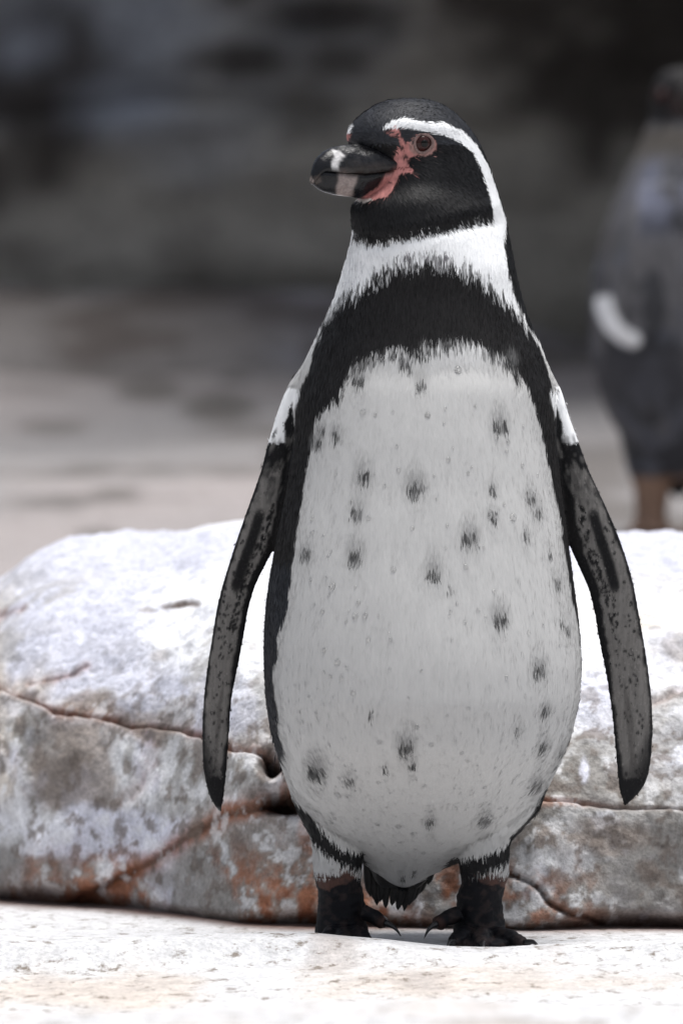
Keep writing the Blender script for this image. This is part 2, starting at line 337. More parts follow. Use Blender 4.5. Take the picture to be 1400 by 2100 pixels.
lay_(rust, .75*sm(1690, 1850, row+60*(hb-.5))*sm(.44, .56, hi)*sm(.40, .60, hf)*sm(1400, 900, px)); lay_(np.array([.15, .055, .035]), .85*foot); lay_(drk*.6, hole.clip(0, 1))
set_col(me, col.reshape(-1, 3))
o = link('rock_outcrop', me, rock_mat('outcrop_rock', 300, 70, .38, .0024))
tag(o, 'broad pale rock outcrop with rust stained cracks rising behind the spotted penguin', 'rock')

# ------------------------------------------------------------------ plumage chart of the bird (front elevation, 1 cell = 0.377 mm)
MW, MH = 1400, 2100
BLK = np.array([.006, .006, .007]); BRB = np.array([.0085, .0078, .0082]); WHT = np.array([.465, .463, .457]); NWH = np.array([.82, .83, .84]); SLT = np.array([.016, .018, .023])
PNK = np.array([.44, .19, .175]); GRP = np.array([.30, .19, .17])
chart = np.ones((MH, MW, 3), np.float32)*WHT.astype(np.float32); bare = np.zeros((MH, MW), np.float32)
def pmask(pts, soft=0, wob=0, seed=0):
    pts = np.asarray(pts, float); x0, y0 = np.floor(pts.min(0)-wob-soft-2).astype(int).clip(0); x1, y1 = np.ceil(pts.max(0)+wob+soft+2).astype(int); x1 = min(x1, MW); y1 = min(y1, MH)
    gx, gy = np.meshgrid(np.arange(x0, x1)+.5, np.arange(y0, y1)+.5)
    if wob: ox = wob*2*(fbm(gx/14, gy/14, seed, 3, 7)-.5); gy = gy+wob*2*(fbm(gx/14, gy/14, seed+3, 3, 8)-.5); gx = gx+ox
    ins = np.zeros(gx.shape, bool)
    for (ax, ay), (bx, by) in zip(pts, np.roll(pts, -1, 0)):
        if ay == by: continue
        c = ((ay > gy) != (by > gy)) & (gx < (bx-ax)*(gy-ay)/(by-ay)+ax); ins ^= c
    m = ins.astype(np.float32)
    for _ in range(int(soft)):
        p = np.pad(m, 1, 'edge'); m = (p[:-2, 1:-1]+p[2:, 1:-1]+p[1:-1, :-2]+p[1:-1, 2:]+p[1:-1, 1:-1]*2)/6
    return (slice(y0, y1), slice(x0, x1)), m
def fill(pts, c, a=1, soft=0, wob=0, b=None, seed=0):
    sl, m = pmask(pts, soft, wob, seed); m = m*a
    chart[sl] = chart[sl]*(1-m[..., None])+np.asarray(c, np.float32)*m[..., None]
    if b is not None: bare[sl] = bare[sl]*(1-m)+b*m
def dab(cx, cy, rx, ry, c, a=1, rot=0, hard=.35, b=None):
    r = int(max(rx, ry)*1.6)+3; x0, x1, y0, y1 = max(0, int(cx)-r), min(MW, int(cx)+r), max(0, int(cy)-r), min(MH, int(cy)+r)
    if x1 <= x0 or y1 <= y0: return
    gx, gy = np.meshgrid(np.arange(x0, x1)+.5-cx, np.arange(y0, y1)+.5-cy)
    ca, sa = math.cos(rot), math.sin(rot); d = np.hypot((gx*ca+gy*sa)/rx, (-gx*sa+gy*ca)/ry)
    m = (sm(1+hard, 1-hard, d)*a)[..., None]
    sl = (slice(y0, y1), slice(x0, x1)); chart[sl] = chart[sl]*(1-m)+np.asarray(c)*m
    if b is not None: bare[sl] = np.maximum(bare[sl], m[..., 0]*b)
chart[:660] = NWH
k_ = np.linspace(0, 1, 160)[:, None, None]; chart[600:760] = NWH*(1-k_)+WHT*k_        # belly white darkened as painted shade; throat and shoulders keep the full white
# flanks and breast band (an inverted horseshoe that runs down both sides)
outerL = [(500, 1660), (480, 1400), (480, 1100), (560, 900), (604, 870), (612, 800), (640, 748), (654, 686), (679, 640), (710, 608), (751, 583), (772, 557), (808, 545), (875, 535), (942, 550), (993, 584), (1039, 620), (1075, 662), (1101, 703), (1119, 755), (1132, 809), (1142, 860), (1230, 900), (1260, 1200), (1260, 1660)]
innerR = [(1112, 1650), (1150, 1562), (1176, 1470), (1187, 1400), (1185, 1320), (1176, 1256), (1164, 1212), (1158, 1164), (1150, 1110), (1140, 1052), (1128, 985), (1113, 920), (1103, 870), (1090, 825), (1072, 780), (1045, 745), (1020, 722), (993, 706), (947, 690), (900, 690), (849, 712), (798, 708), (757, 727), (720, 744), (708, 775), (692, 812), (665, 832), (649, 852), (641, 907), (631, 955), (624, 1010), (612, 1084), (604, 1140), (593, 1236), (582, 1268), (568, 1290), (574, 1325), (560, 1375), (570, 1440), (570, 1484), (580, 1530), (572, 1565), (592, 1630)]
fill(outerL+innerR, BRB, 1, 1, 3)
fill([(480, 1180), (600, 1180), (560, 1300), (560, 1560), (600, 1660), (480, 1660)], SLT, 0)
# thighs, folds, lower legs
fill([(560, 1600), (597, 1645), (620, 1680), (650, 1712), (692, 1750), (745, 1775), (752, 1800), (600, 1800)], WHT)
fill([(1150, 1600), (1108, 1655), (1072, 1712), (1030, 1748), (950, 1772), (930, 1800), (1100, 1800)], WHT)
foldL = [(586, 1600), (598, 1634), (618, 1650), (656, 1692), (696, 1732), (744, 1748), (752, 1790), (735, 1776), (700, 1765), (640, 1720), (606, 1672), (584, 1630)]
foldR = [(1122, 1600), (1098, 1652), (1062, 1698), (1022, 1736), (985, 1746), (925, 1760), (915, 1782), (940, 1790), (985, 1782), (1034, 1764), (1078, 1718), (1118, 1660)]
fill(foldL, BLK, 1, 1, 4); fill(foldR, BLK, 1, 1, 4)
LEG = np.array([.0055, .0055, .0075]); LBR = np.array([.085, .045, .036])
fill([(600, 1792), (752, 1788), (752, 1800), (790, 1880), (830, 1960), (600, 1960)], LEG, 1, 2, 3, 1); fill([(920, 1800), (925, 1786), (1060, 1786), (1160, 1960), (860, 1960), (860, 1880)], LEG, 1, 2, 3, 1)
fill([(645, 1792), (700, 1778), (726, 1776), (730, 1798), (708, 1815), (690, 1812), (676, 1828), (655, 1818)], LBR, .9, 2, 5, 1)
fill([(968, 1788), (1000, 1780), (1050, 1790), (1042, 1822), (1020, 1812), (985, 1806)], LBR, .9, 2, 5, 1)
dab(785, 1889, 13, 16, LBR*.6, .8, .6, .5, 1); dab(896, 1888, 13, 16, LBR*.6, .8, -.6, .5, 1)
yy_, xx_ = np.mgrid[1780:1960, 600:1160]; lgm = chart[1780:1960, 600:1160].max(2) < .12; mt = fbm(xx_/16, yy_/11, 0, 4, 145, .65); q_ = (lgm*sm(.5, .68, mt)*.7)[..., None]
chart[1780:1960, 600:1160] = chart[1780:1960, 600:1160]*(1-q_)+np.array([.030, .021, .020])*q_
# underside spots: pale top, ragged dark lower rim
spots = [(737, 768, 14, .8), (830, 738, 12, .7), (859, 780, 12, .65), (1017, 862, 14, .85), (689, 881, 9, .85), (650, 897, 10, .95), (744, 962, 14, .6), (848, 987, 16, .85), (734, 1032, 13, .55), (729, 1122, 15, .65), (628, 1122, 9, .7), (1003, 993, 7, .6), (1002, 1046, 9, .85), (1079, 1007, 9, .7), (1093, 1037, 10, .5), (956, 1086, 15, .85), (1070, 1087, 5, .8), (884, 1158, 14, .9), (917, 1194, 4, .8), (1016, 1250, 14, .8), (1133, 1180, 9, .5), (1145, 1265, 5, .7), (1157, 1280, 5, .8), (1096, 1352, 13, .9), (1110, 1440, 8, .7), (1054, 1477, 5, .8), (1108, 1513, 10, .6), (829, 1506, 16, .75), (840, 1546, 7, .8), (788, 1556, 4, .7), (647, 1560, 17, .9), (712, 1578, 10, .45), (1100, 1596, 11, .6), (993, 1667, 12, .5), (880, 1670, 9, .5), (1118, 1125, 4, .8), (760, 1444, 3, .8), (1150, 1530, 6, .7), (1140, 1560, 5, .6), (1040, 735, 12, .7), (870, 716, 10, .8), (660, 870, 9, .5), (822, 1800, 7, .5), (850, 1790, 5, .4)]
for (cx, cy, r, a) in spots:
    r *= 1.2; a = min(1, a*1.15)
    dab(cx, cy-r*.35, r*.95, r*1.25, (.19, .19, .19), a*.62, 0, .85)
    for k in range(int(4+r*.7)):
        u = random.uniform(-.75, .75); dab(cx+u*r, cy+r*(.55-.5*u*u)+random.uniform(-2, 2), 1.6+r*.06, r*random.uniform(.35, .7), (.05, .05, .05), a*.8, -u*.35, .6)
# ragged lower fringe of the breast band
for k in range(150):
    t = random.random(); x = 690+t*380; yb = np.interp(x, [690, 720, 757, 798, 849, 900, 947, 993, 1034, 1070], [812, 744, 727, 708, 715, 692, 690, 706, 737, 780])
    dab(x, yb+random.uniform(-6, 16), 2.2, random.uniform(7, 16), BRB, random.uniform(.4, .95), random.uniform(-.15, .15), .5)
for k in range(220):
    x = random.uniform(650, 1085); yb = np.interp(x, [654, 679, 710, 751, 808, 875, 942, 993, 1039, 1075], [690, 642, 610, 583, 546, 534, 550, 584, 620, 662])
    if random.random() < .5: dab(x, yb+random.uniform(-18, 4), 1.8, random.uniform(6, 13), BRB, random.uniform(.5, .95), random.uniform(-.25, .25), .5)
    else: dab(x, yb+random.uniform(-4, 12), 1.5, random.uniform(5, 9), NWH, random.uniform(.3, .7), random.uniform(-.25, .25), .5)
for x, y, r in ((833, 528, 8), (912, 528, 9), (870, 525, 6), (890, 531, 6)): dab(x, y, r, r*.9, (.10, .09, .10), .85)
# nape and head
fill([(1036, 440), (1034, 470), (1028, 500), (1034, 530), (1044, 570), (1053, 612), (1068, 645), (1090, 680), (1140, 700), (1140, 400), (1050, 300), (1000, 300)], BLK, 1, 1, 4)
fill([(640, 180), (1050, 180), (1060, 460), (1036, 450), (1020, 398), (1001, 343), (976, 299), (946, 272), (905, 256), (870, 258), (830, 251), (800, 258), (786, 268), (784, 274), (800, 300), (700, 300), (640, 260)], BLK, 1, 0, 2)
fill([(786, 275), (815, 271), (850, 273), (880, 277), (905, 283), (935, 293), (964, 316), (982, 350), (990, 380), (1000, 410), (1008, 437), (1004, 448), (985, 447), (950, 455), (900, 468), (860, 476), (820, 484), (790, 489), (755, 489), (735, 481), (724, 470), (690, 455), (690, 410), (690, 300), (760, 280)], BLK, 1, 0, 2)
for k in range(230):                                     # ragged lower hem of the black face
    x = random.uniform(722, 1006); yb = np.interp(x, [722, 755, 790, 860, 950, 1006], [478, 489, 489, 476, 455, 446])
    dab(x, yb+random.uniform(-2, 7), 1.5, random.uniform(4, 11), BLK, .95, .3, .4)
fill([(698, 300), (700, 272), (708, 258), (722, 250), (725, 262), (722, 278), (716, 282)], NWH, 1, 1)
fill([(698, 304), (700, 286), (706, 277), (718, 274), (722, 284), (714, 296), (706, 306)], PNK, 1, 1, 0, 1)
fill([(786, 274), (800, 270), (814, 271), (820, 284), (829, 301), (836, 292), (843, 285), (862, 281), (880, 284), (894, 296), (894, 310), (884, 322), (868, 326), (852, 324), (838, 328), (834, 344), (846, 352), (844, 358), (832, 362), (820, 362), (815, 374), (808, 394), (793, 410), (761, 416), (743, 417), (715, 408), (700, 380), (740, 330), (800, 334), (806, 312), (812, 300), (804, 287)], PNK, 1, 1, 2, 1)
fill([(838, 298), (846, 287), (864, 282), (882, 285), (894, 297), (893, 312), (882, 323), (866, 326), (850, 323), (838, 314)], GRP, .85, 2, 1, 1)
fill([(715, 408), (745, 412), (765, 413), (760, 418), (742, 419), (722, 414)], (.55, .50, .46), .9, 1, 0, 1)
for x, y, rx, ry in ((822, 312, 5, 5), (830, 328, 6, 4), (836, 290, 5, 6), (822, 374, 6, 5), (816, 382, 4, 5), (800, 382, 5, 2), (846, 300, 3, 4), (806, 304, 4, 6), (836, 336, 4, 3)): dab(x, y, rx, ry, BLK, .9, .3)
yy_, xx_ = np.mgrid[260:425, 695:900]; pm = (chart[260:425, 695:900, 0] > .2)*(bare[260:425, 695:900] > .5); mt = fbm(xx_/7, yy_/7, 0, 4, 141); chart[260:425, 695:900] *= (1+pm*(mt-.5)*.9)[..., None]
dab(820, 351, 26, 1.6, (.12, .03, .03), .9, .05, .5)
# flippers (under surface)
TP = np.array([.155, .147, .140])
FLo = [(690, 668, 700), (730, 640, 680), (765, 613, 660), (800, 588, 640), (850, 570, 630), (910, 552, 620), (970, 537, 607), (1030, 515, 592), (1100, 490, 574), (1150, 474, 546), (1200, 458, 521), (1250, 446, 506), (1300, 438, 498), (1360, 428, 487), (1430, 419, 472), (1500, 415, 467), (1560, 416, 463), (1610, 421, 459), (1645, 430, 456), (1662, 440, 454), (1670, 447, 451)]
FRo = [(690, 1082, 1050), (730, 1106, 1068), (765, 1130, 1085), (800, 1148, 1100), (850, 1162, 1110), (910, 1184, 1120), (970, 1206, 1135), (1040, 1240, 1152), (1110, 1270, 1165), (1170, 1290, 1192), (1210, 1300, 1210), (1260, 1309, 1222), (1320, 1320, 1232), (1380, 1330, 1245), (1440, 1337, 1255), (1500, 1340, 1262), (1560, 1337, 1268), (1610, 1328, 1272), (1640, 1308, 1277), (1655, 1290, 1282), (1658, 1286, 1284)]
def flip_chart(F, sgn):
    rows = [f[0] for f in F]; oo = [f[1] for f in F]; ii = [f[2] for f in F]
    O = lambda r: np.interp(r, rows, oo); I = lambda r: np.interp(r, rows, ii)
    # at a height r, q = 0 on the leading edge, 1 on the trailing edge
    P = lambda r, q: (O(r)*(1-q)+I(r)*q, r)
    rr = [905, 960, 1020, 1080, 1140, 1200, 1280, 1360, 1440, 1520, 1600, 1660]
    fill([P(r, -.3) for r in rr]+[P(r, 1.12 if r > 1150 else .8) for r in rr[::-1]], BLK, 1, 1)
    fill([P(r, .05) for r in rr[1:-1]]+[P(r, q) for r, q in ((1600, .8), (1520, .9), (1440, .92), (1360, .86), (1280, .84), (1200, .80), (1140, .78), (1080, .76), (1020, .66), (960, .5))], TP, 1, 9, 5)
    for k in range(9):                                    # tip and leading edge darken gradually
        d_ = k*13-60; fill([P(1530+d_, -.2), P(1600, -.2), P(1662, -.2), P(1668, 1.2), P(min(1664, 1650+d_), 1.1), P(min(1660, 1628+d_), .7), P(1600+d_, .35), P(1550+d_, .14)], BLK, .27, 12, 5, seed=k)
    fill([P(790, -.3), P(850, -.3), P(905, -.2), P(912, .25), P(905, .6), P(860, .5), P(800, .55)], NWH, 1, 2, 4)
    fill([P(820, .36), P(850, .52), P(905, .75), P(910, .5), P(868, .3)], BLK, 1, 2, 3)
    fill([P(1130, .8), P(1200, .8), P(1270, .84), P(1330, .94), P(1330, 1.15), P(1200, 1.15), P(1130, 1.15)], BLK, .85, 7, 5)
    # long dark stripe
    st = [P(1055, .34), P(1110, .36), P(1160, .38), P(1205, .42)]
    for a, b in zip(st[:-1], st[1:]):
        for t in np.linspace(0, 1, 14): dab(a[0]*(1-t)+b[0]*t, a[1]*(1-t)+b[1]*t, 10.5, 12, BLK, .55, 0, .35)
    ang = sgn*.35
    for k in range(75):                                   # clustered flecks beside the stripe
        r = random.uniform(1035, 1300); q = np.interp(r, [1035, 1150, 1300], [.60, .66, .62])+random.gauss(0, .06); x, y = P(r, q); dab(x, y, random.uniform(1.8, 3.4), random.uniform(3.5, 7), BLK, .9, ang, .4)
    for k in range(60):
        r = random.uniform(1180, 1600); q = random.uniform(.2, .8); x, y = P(r, q); dab(x, y, random.uniform(1.5, 2.8), random.uniform(2.5, 5.5), BLK, .85, ang*.6, .4)
    for k in range(9): x, y = P(random.uniform(1060, 1350), random.uniform(.10, .2)); dab(x, y, 3, 4, BLK, .9)
    for k in range(80):                                   # mottled top of the flipper
        r = random.uniform(890, 1030); x, y = P(r, random.uniform(.05, .7)); dab(x, y, random.uniform(2, 5), random.uniform(4, 12), (.12, .115, .11) if random.random() < .45 else BLK, .5, ang, .6)
    fill([P(1380, .62), P(1460, .68), P(1560, .62), P(1600, .5), P(1560, .45), P(1460, .5)], (.07, .065, .062), .6, 6)
flip_chart(FLo, 1); flip_chart(FRo, -1)
# bill colours (own chart, same scale)
bchart = np.ones((MH, MW, 3), np.float32)*np.array([.006, .006, .0075], np.float32)
_c = chart; chart = bchart
fill([(680, 312), (698, 316), (708, 325), (698, 336), (692, 352), (678, 354), (680, 340), (688, 328), (684, 320)], (.50, .49, .49), 1, 4, 4)
fill([(690, 362), (712, 362), (732, 366), (728, 385), (722, 408), (692, 408), (690, 390), (696, 375)], (.27, .22, .205), .95, 9, 6)
fill([(700, 352), (730, 346), (790, 342), (806, 345), (800, 356), (740, 364), (700, 361)], (.035, .028, .025), .8, 4, 3)
fill([(642, 370), (658, 366), (660, 380), (648, 386)], (.07, .055, .048), .7, 5)
fill([(706, 340), (735, 330), (745, 345), (712, 354)], (.02, .018, .018), .8, 4)
fill([(790, 360), (845, 345), (845, 420), (730, 420), (746, 408), (776, 386)], PNK*.9, 1, 2, 1)
dab(639, 378, 5, 5, (.4, .33, .3), .8)
for k in range(40): dab(random.uniform(700, 800), random.uniform(295, 345), random.uniform(8, 20), 1.4, (.02, .02, .022), .6, -.6, .5)
bchart = chart; chart = _c
def sample(ch, px, row):
    px = np.clip(px-.5, 0, MW-1.001); row = np.clip(row-.5, 0, MH-1.001); i = row.astype(int); j = px.astype(int); fy = row-i; fx = px-j
    if ch.ndim == 3: fy = fy[:, None]; fx = fx[:, None]
    return ch[i, j]*(1-fy)*(1-fx)+ch[i, j+1]*(1-fy)*fx+ch[i+1, j]*fy*(1-fx)+ch[i+1, j+1]*fy*fx

# ------------------------------------------------------------------ the bird's body
YAW = R(55); SF, CF = math.sin(YAW), math.cos(YAW)
outl = np.array([(203, 835, 845), (207, 795, 885), (215, 772, 908), (230, 748, 932), (250, 724, 952), (270, 712, 968), (290, 705, 980), (305, 722, 988), (325, 760, 997), (350, 766, 1006), (388, 764, 1017), (404, 738, 1022), (418, 719, 1027), (440, 718, 1033), (480, 724, 1042), (520, 714, 1050), (560, 704, 1058), (600, 692, 1066), (640, 675, 1078), (680, 658, 1094), (720, 638, 1112), (760, 620, 1128), (800, 608, 1140), (850, 604, 1140), (900, 602, 1140), (1000, 588, 1149), (1100, 568, 1162), (1170, 555, 1171), (1230, 546, 1179), (1300, 541, 1187), (1360, 541, 1190), (1430, 545, 1186), (1500, 555, 1171), (1560, 573, 1149), (1610, 590, 1125), (1640, 600, 1110), (1670, 620, 1094), (1705, 650, 1072), (1742, 690, 1034), (1760, 726, 985), (1780, 752, 918), (1800, 778, 885), (1818, 802, 855), (1826, 826, 834)], float)
dep = np.array([(203, 1, -24), (270, 1, -24), (320, 1, -16), (390, 1, -16), (430, 1, -26), (480, .93, -25), (600, .9, -5), (760, .84, 5), (900, .93, -5), (1100, .95, -20), (1300, .95, -38), (1430, .97, -46), (1530, .97, -34), (1600, .93, -4), (1660, .86, 32), (1745, .74, 72), (1800, .74, 84), (1826, .9, 88)], float)
rows = np.r_[203, 204.5, 207, 211, np.arange(216, 1816, 6), 1818, 1822, 1825, 1826.5]
def tab(t, c):
    v = np.interp(rows, t[:, 0], t[:, c]); e = np.pad(v, 3, 'reflect', reflect_type='odd'); k = np.array([1, 2, 3, 4, 3, 2, 1.]); k /= k.sum(); r_ = np.convolve(e, k, 'valid'); r_[:5] = v[:5]; return r_
Lr, Rr, Dr, Yr = tab(outl, 1), tab(outl, 2), tab(dep, 1), tab(dep, 2)
body = Soup(); TH = np.linspace(0, 2*np.pi, 112, endpoint=False); rings = []
for i, r in enumerate(rows):
    a = max((Rr[i]-Lr[i])/2, 2); cx = (Lr[i]+Rr[i])/2; hd = float(sm(560, 440, r))
    ct, st = np.cos(TH), np.sin(TH); e = 1/1.08
    ct = np.sign(ct)*np.abs(ct)**e; st = np.sign(st)*np.abs(st)**e
    x1, y1 = a*ct, a*Dr[i]*st
    q = .74; p = a/math.sqrt(SF**2+(CF*q)**2)          # head: oval turned towards the bird's right
    ph0 = math.atan2(CF*q, SF); fi = ph0-TH            # both loops start at the right-hand extreme and run the same way
    x2 = p*(SF*np.cos(fi)+CF*q*np.sin(fi)); y2 = p*(CF*np.cos(fi)-SF*q*np.sin(fi))
    xx = x1*(1-hd)+x2*hd; yv = y1*(1-hd)+y2*hd
    rings.append(np.stack([X(cx+xx), (Yr[i]+yv)*S, np.full_like(xx, Z(r))], 1))
body.rings(rings)
def flipper(F, sgn):
    F = np.array(F, float); t = smooth_pts(F, 70, .02); rs = []; k = 28; th = np.linspace(0, 2*np.pi, k, endpoint=False)
    for i, (r, o_, i_) in enumerate(t):
        u = i/69; c = (o_+i_)/2; hw = max(abs(i_-o_)/2+3.0*min(1, (69-i)/5), 1.5); tk = np.interp(u, [0, .2, .5, .9, 1], [26, 19, 11.5, 8, 4])
        yc = np.interp(r, [800, 900, 1100, 1400, 1660], [4, 2, 18, 60, 105]); tilt = np.interp(r, [800, 1000, 1300, 1660], [.0, .1, .22, .30])
        xx = hw*np.cos(th); prof = tk*np.sin(th)*(1+.25*np.cos(th)*sgn)
        rs.append(np.stack([X(c+xx), (yc+prof+sgn*(-1)*xx*tilt*-1)*S, np.full(k, Z(r))], 1))
    body.rings(rs)
flipper(FLo, -1); flipper(FRo, 1)
def leg(cx0, cx1, cx2, yo, outer):
    # thigh > shank (rings), ankle
    tb = [(1600, cx0, 60, 62), (1660, cx0+outer*-2, 52, 60), (1720, cx1, 52, 56), (1770, cx1, 50, 50), (1792, cx1, 49, 46), (1806, cx1, 46, 44), (1840, cx2, 47, 44), (1880, cx2, 50, 48), (1905, cx2, 54, 54), (1922, cx2, 56, 58), (1934, cx2, 52, 56)]
    t = smooth_pts(tb, 46, .03); rs = []; th = np.linspace(0, 2*np.pi, 36, endpoint=False)
    for r, c, a, b in t: rs.append(np.stack([X(c+a*np.cos(th)), (yo+b*np.sin(th))*S, np.full(36, Z(r))], 1))
    body.rings(rs)
leg(655, 692, 700, 10, -1); leg(1058, 992, 982, -15, 1)
def toe(p0, p1, r0, r1):
    n = 8; t = np.linspace(0, 1, n); p0 = np.array(p0, float); p1 = np.array(p1, float)
    pts = p0+(p1-p0)*t[:, None]; pts[:, 2] += 10*np.sin(t*np.pi)
    pts = np.stack([X(pts[:, 0]), pts[:, 1]*S, Z(1935)+pts[:, 2]*S], 1); rad = (r0+(r1-r0)*t)*S
    body.tube(pts, rad*np.r_[.6, np.ones(n-2), .55], 14, .8)
toes = {'L': [((690, -10, 18), (668, -150, 12), 26, 15), ((702, -10, 18), (706, -175, 12), 26, 15), ((715, -10, 18), (752, -150, 12), 26, 15)],
        'R': [((965, -35, 18), (925, -160, 10), 26, 15), ((982, -35, 18), (985, -195, 10), 26, 15), ((1000, -35, 18), (1078, -165, 6), 26, 13)]}
for s_ in toes:
    for q in toes[s_]: toe(*q)
for c, yo, ys in ((706, -80, 0), (990, -105, 0)):           # webs
    b = Soup(); th = np.linspace(0, 2*np.pi, 30, endpoint=False)
    body.rings([np.stack([X(c+sx*np.cos(th)), (yo+sy*np.sin(th))*S, np.full(30, h*S)], 1) for sx, sy, h in ((46, 62, 2), (52, 70, 6), (50, 66, 14), (34, 44, 20))])
body.tube([(X(745), -.012, Z(1868)), (X(768), -.016, Z(1878)), (X(786), -.019, Z(1890)), (X(790), -.020, Z(1896))], [.0065, .006, .0058, .0035], 14)
body.tube([(X(940), -.022, Z(1868)), (X(915), -.026, Z(1878)), (X(896), -.029, Z(1889)), (X(892), -.030, Z(1895))], [.0065, .006, .0058, .0035], 14)
raw = body.mesh('body_raw'); tmp = bpy.data.objects.new('tmp', raw); C.objects.link(tmp)
md = tmp.modifiers.new('r', 'REMESH'); md.mode = 'VOXEL'; md.voxel_size = .0011; md.use_smooth_shade = True
ms = tmp.modifiers.new('s', 'SMOOTH'); ms.iterations = 6; ms.factor = .5
dg = bpy.context.evaluated_depsgraph_get()
bme = bpy.data.meshes.new_from_object(tmp.evaluated_get(dg)); bme.name = 'body'; bpy.data.objects.remove(tmp)
nv = len(bme.vertices); P = np.empty(nv*3, np.float32); bme.vertices.foreach_get('co', P); P = P.reshape(-1, 3).astype(float)
NR = np.empty(nv*3, np.float32); bme.vertices.foreach_get('normal', NR); NR = NR.reshape(-1, 3).astype(float)
px, rw = PX(P[:, 0]), ROW(P[:, 2]); fr = sm(.1, -.35, NR[:, 1])
def bump_at(cx, cy, rx, ry, h): return h*np.exp(-((px-cx)/rx)**2-((rw-cy)/ry)**2)*fr
hem = np.interp(px, [700, 735, 755, 790, 860, 950, 1006, 1040], [470, 482, 489, 489, 476, 455, 446, 440])
hd = sm(600, 520, rw)
dsp = bump_at(872, 303, 27, 25, -.0035)+bump_at(838, 262, 34, 16, .003)+bump_at(905, 268, 40, 14, .002)+bump_at(850, 390, 60, 50, .003)+bump_at(812, 300, 16, 30, -.002)
dsp = dsp+fr*hd*(.0022*np.exp(-((rw-hem+16)/18)**2)-.0020*np.exp(-((rw-hem-12)/12)**2))*sm(1035, 985, px)*sm(722, 770, px)
tl = np.interp(rw, outl[:, 0], outl[:, 1]); tr = np.interp(rw, outl[:, 0], outl[:, 2])
isfl = ((px < tl+2) | (px > tr-2)) & (rw > 792) & (rw < 1685) & ((rw < 1590) | (px < 520) | (px > 1200))
isleg = (rw > 1700) & ~((np.abs(px-833) < 88) & (rw < 1832))
# soft unevenness: body is never a perfect lathe
tors = (~isfl)*sm(1700, 1560, rw)*sm(480, 580, rw)
dsp = dsp+tors*(.004*(fbm(P[:, 0]*14, P[:, 2]*9, P[:, 1]*14, 3, 131)-.5)+.0012*(fbm(P[:, 0]*60, P[:, 2]*22, P[:, 1]*60, 2, 133)-.5))
dsp = dsp+(isleg & (rw > 1800))*.0022*(fbm(P[:, 0]*160, P[:, 2]*240, P[:, 1]*160, 3, 135)-.5)
P = P+NR*dsp[:, None]; bme.vertices.foreach_set('co', P.astype(np.float32).ravel()); bme.update()
bme.vertices.foreach_get('normal', (b_ := np.empty(nv*3, np.float32))); NR = b_.reshape(-1, 3).astype(float)
def body_col(px, rw, ny, isfl, isleg, x, z, jitter=1.0):
    cell = _h(np.floor(px/3.2), np.floor((rw+_h(np.floor(px/3.2), px*0, px*0, 3)*30)/26), px*0, 5)
    rj = rw+jitter*(cell-.5)*np.where(isfl | isleg, 2, np.where(rw < 500, 5, 7))
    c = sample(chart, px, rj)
    kb = sm(.02, .30, ny)*(1-(rw < 312)*(px < 732)*sm(.75, .45, ny))
    back = np.where(isfl[:, None], BLK*1.3, np.where(isleg[:, None], np.where((rw < 1795)[:, None], WHT*.9, LEG), SLT*.8))
    c = c*(1-kb[:, None])+back*kb[:, None]
    dark = (c.max(1) < .05)
    fl = (dark & (~isfl) & (rw > 1150) & (rw < 1640) & (px < 700)); c[fl] = c[fl]*.3+SLT*.9
    cr = (dark & (rw < 300)); c[cr] = c[cr]*.4+np.array([.028, .030, .036])*.8  # bluish sky sheen on the crown painted into its black
    lum = sm(.1, .4, c[:, 1]); c *= (1+(cell-.5)*(.30*(1-lum)+.03*lum))[:, None]
    return c
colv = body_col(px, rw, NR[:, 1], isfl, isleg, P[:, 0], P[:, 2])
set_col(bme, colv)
root = bpy.data.objects.new('penguin', None); C.objects.link(root); root.location = (X(835), 0, 0)
tag(root, 'adult penguin with black breast band and spotted white belly standing on pale rock', 'penguin')
def part(name, me, mat, parent=None, smooth=True):
    o = link(name, me, mat, None, smooth); p = parent or root; o.parent = p
    o.matrix_parent_inverse = Vector((0, 0, 0)) and o.matrix_parent_inverse
    if p is root: o.location = -root.location
    return o
bme.materials.clear()
part('body', bme, attr_mat('plumage_skin', .6, .14, (.0003, 420), .03, (1, 1, .22)))

# feathers: thin blades lying on the body, each with the colour of the place where it grows
npoly = len(bme.polygons); pc = np.empty(npoly*3, np.float32); bme.polygons.foreach_get('center', pc); pc = pc.reshape(-1, 3).astype(float)
pn = np.empty(npoly*3, np.float32); bme.polygons.foreach_get('normal', pn); pn = pn.reshape(-1, 3).astype(float)
pa = np.empty(npoly, np.float32); bme.polygons.foreach_get('area', pa)
ppx, prw = PX(pc[:, 0]), ROW(pc[:, 2]); ptl = np.interp(prw, outl[:, 0], outl[:, 1]); ptr = np.interp(prw, outl[:, 0], outl[:, 2])
pfl = ((ppx < ptl+2) | (ppx > ptr-2)) & (prw > 792) & (prw < 1685) & ((prw < 1590) | (ppx < 520) | (ppx > 1200))
pleg = (prw > 1700) & ~((np.abs(ppx-833) < 88) & (prw < 1832))
bar = sample(bare, ppx, prw)*(pn[:, 1] < .2)
wgt = pa*np.where(pn[:, 1] > .3, .3, 1)*np.where(prw < 520, 2.2, 1)*np.where(pfl, .3, 1)*np.where(bar > .3, 0, 1)*np.where(pleg & (prw > 1798), 0, 1)
lumc = chart.mean(2); lo = lumc.copy()
for sh in ((16, 0), (-16, 0), (0, 12), (0, -12), (30, 0), (-30, 0)): lo = np.minimum(lo, np.roll(lumc, sh, (0, 1)))
inner = (sample(lo, ppx, prw) > .36) & (pn[:, 1] < .1) & (prw > 640) & ~pfl
wgt = wgt*np.where(inner, .10, 1)
NB = 160000
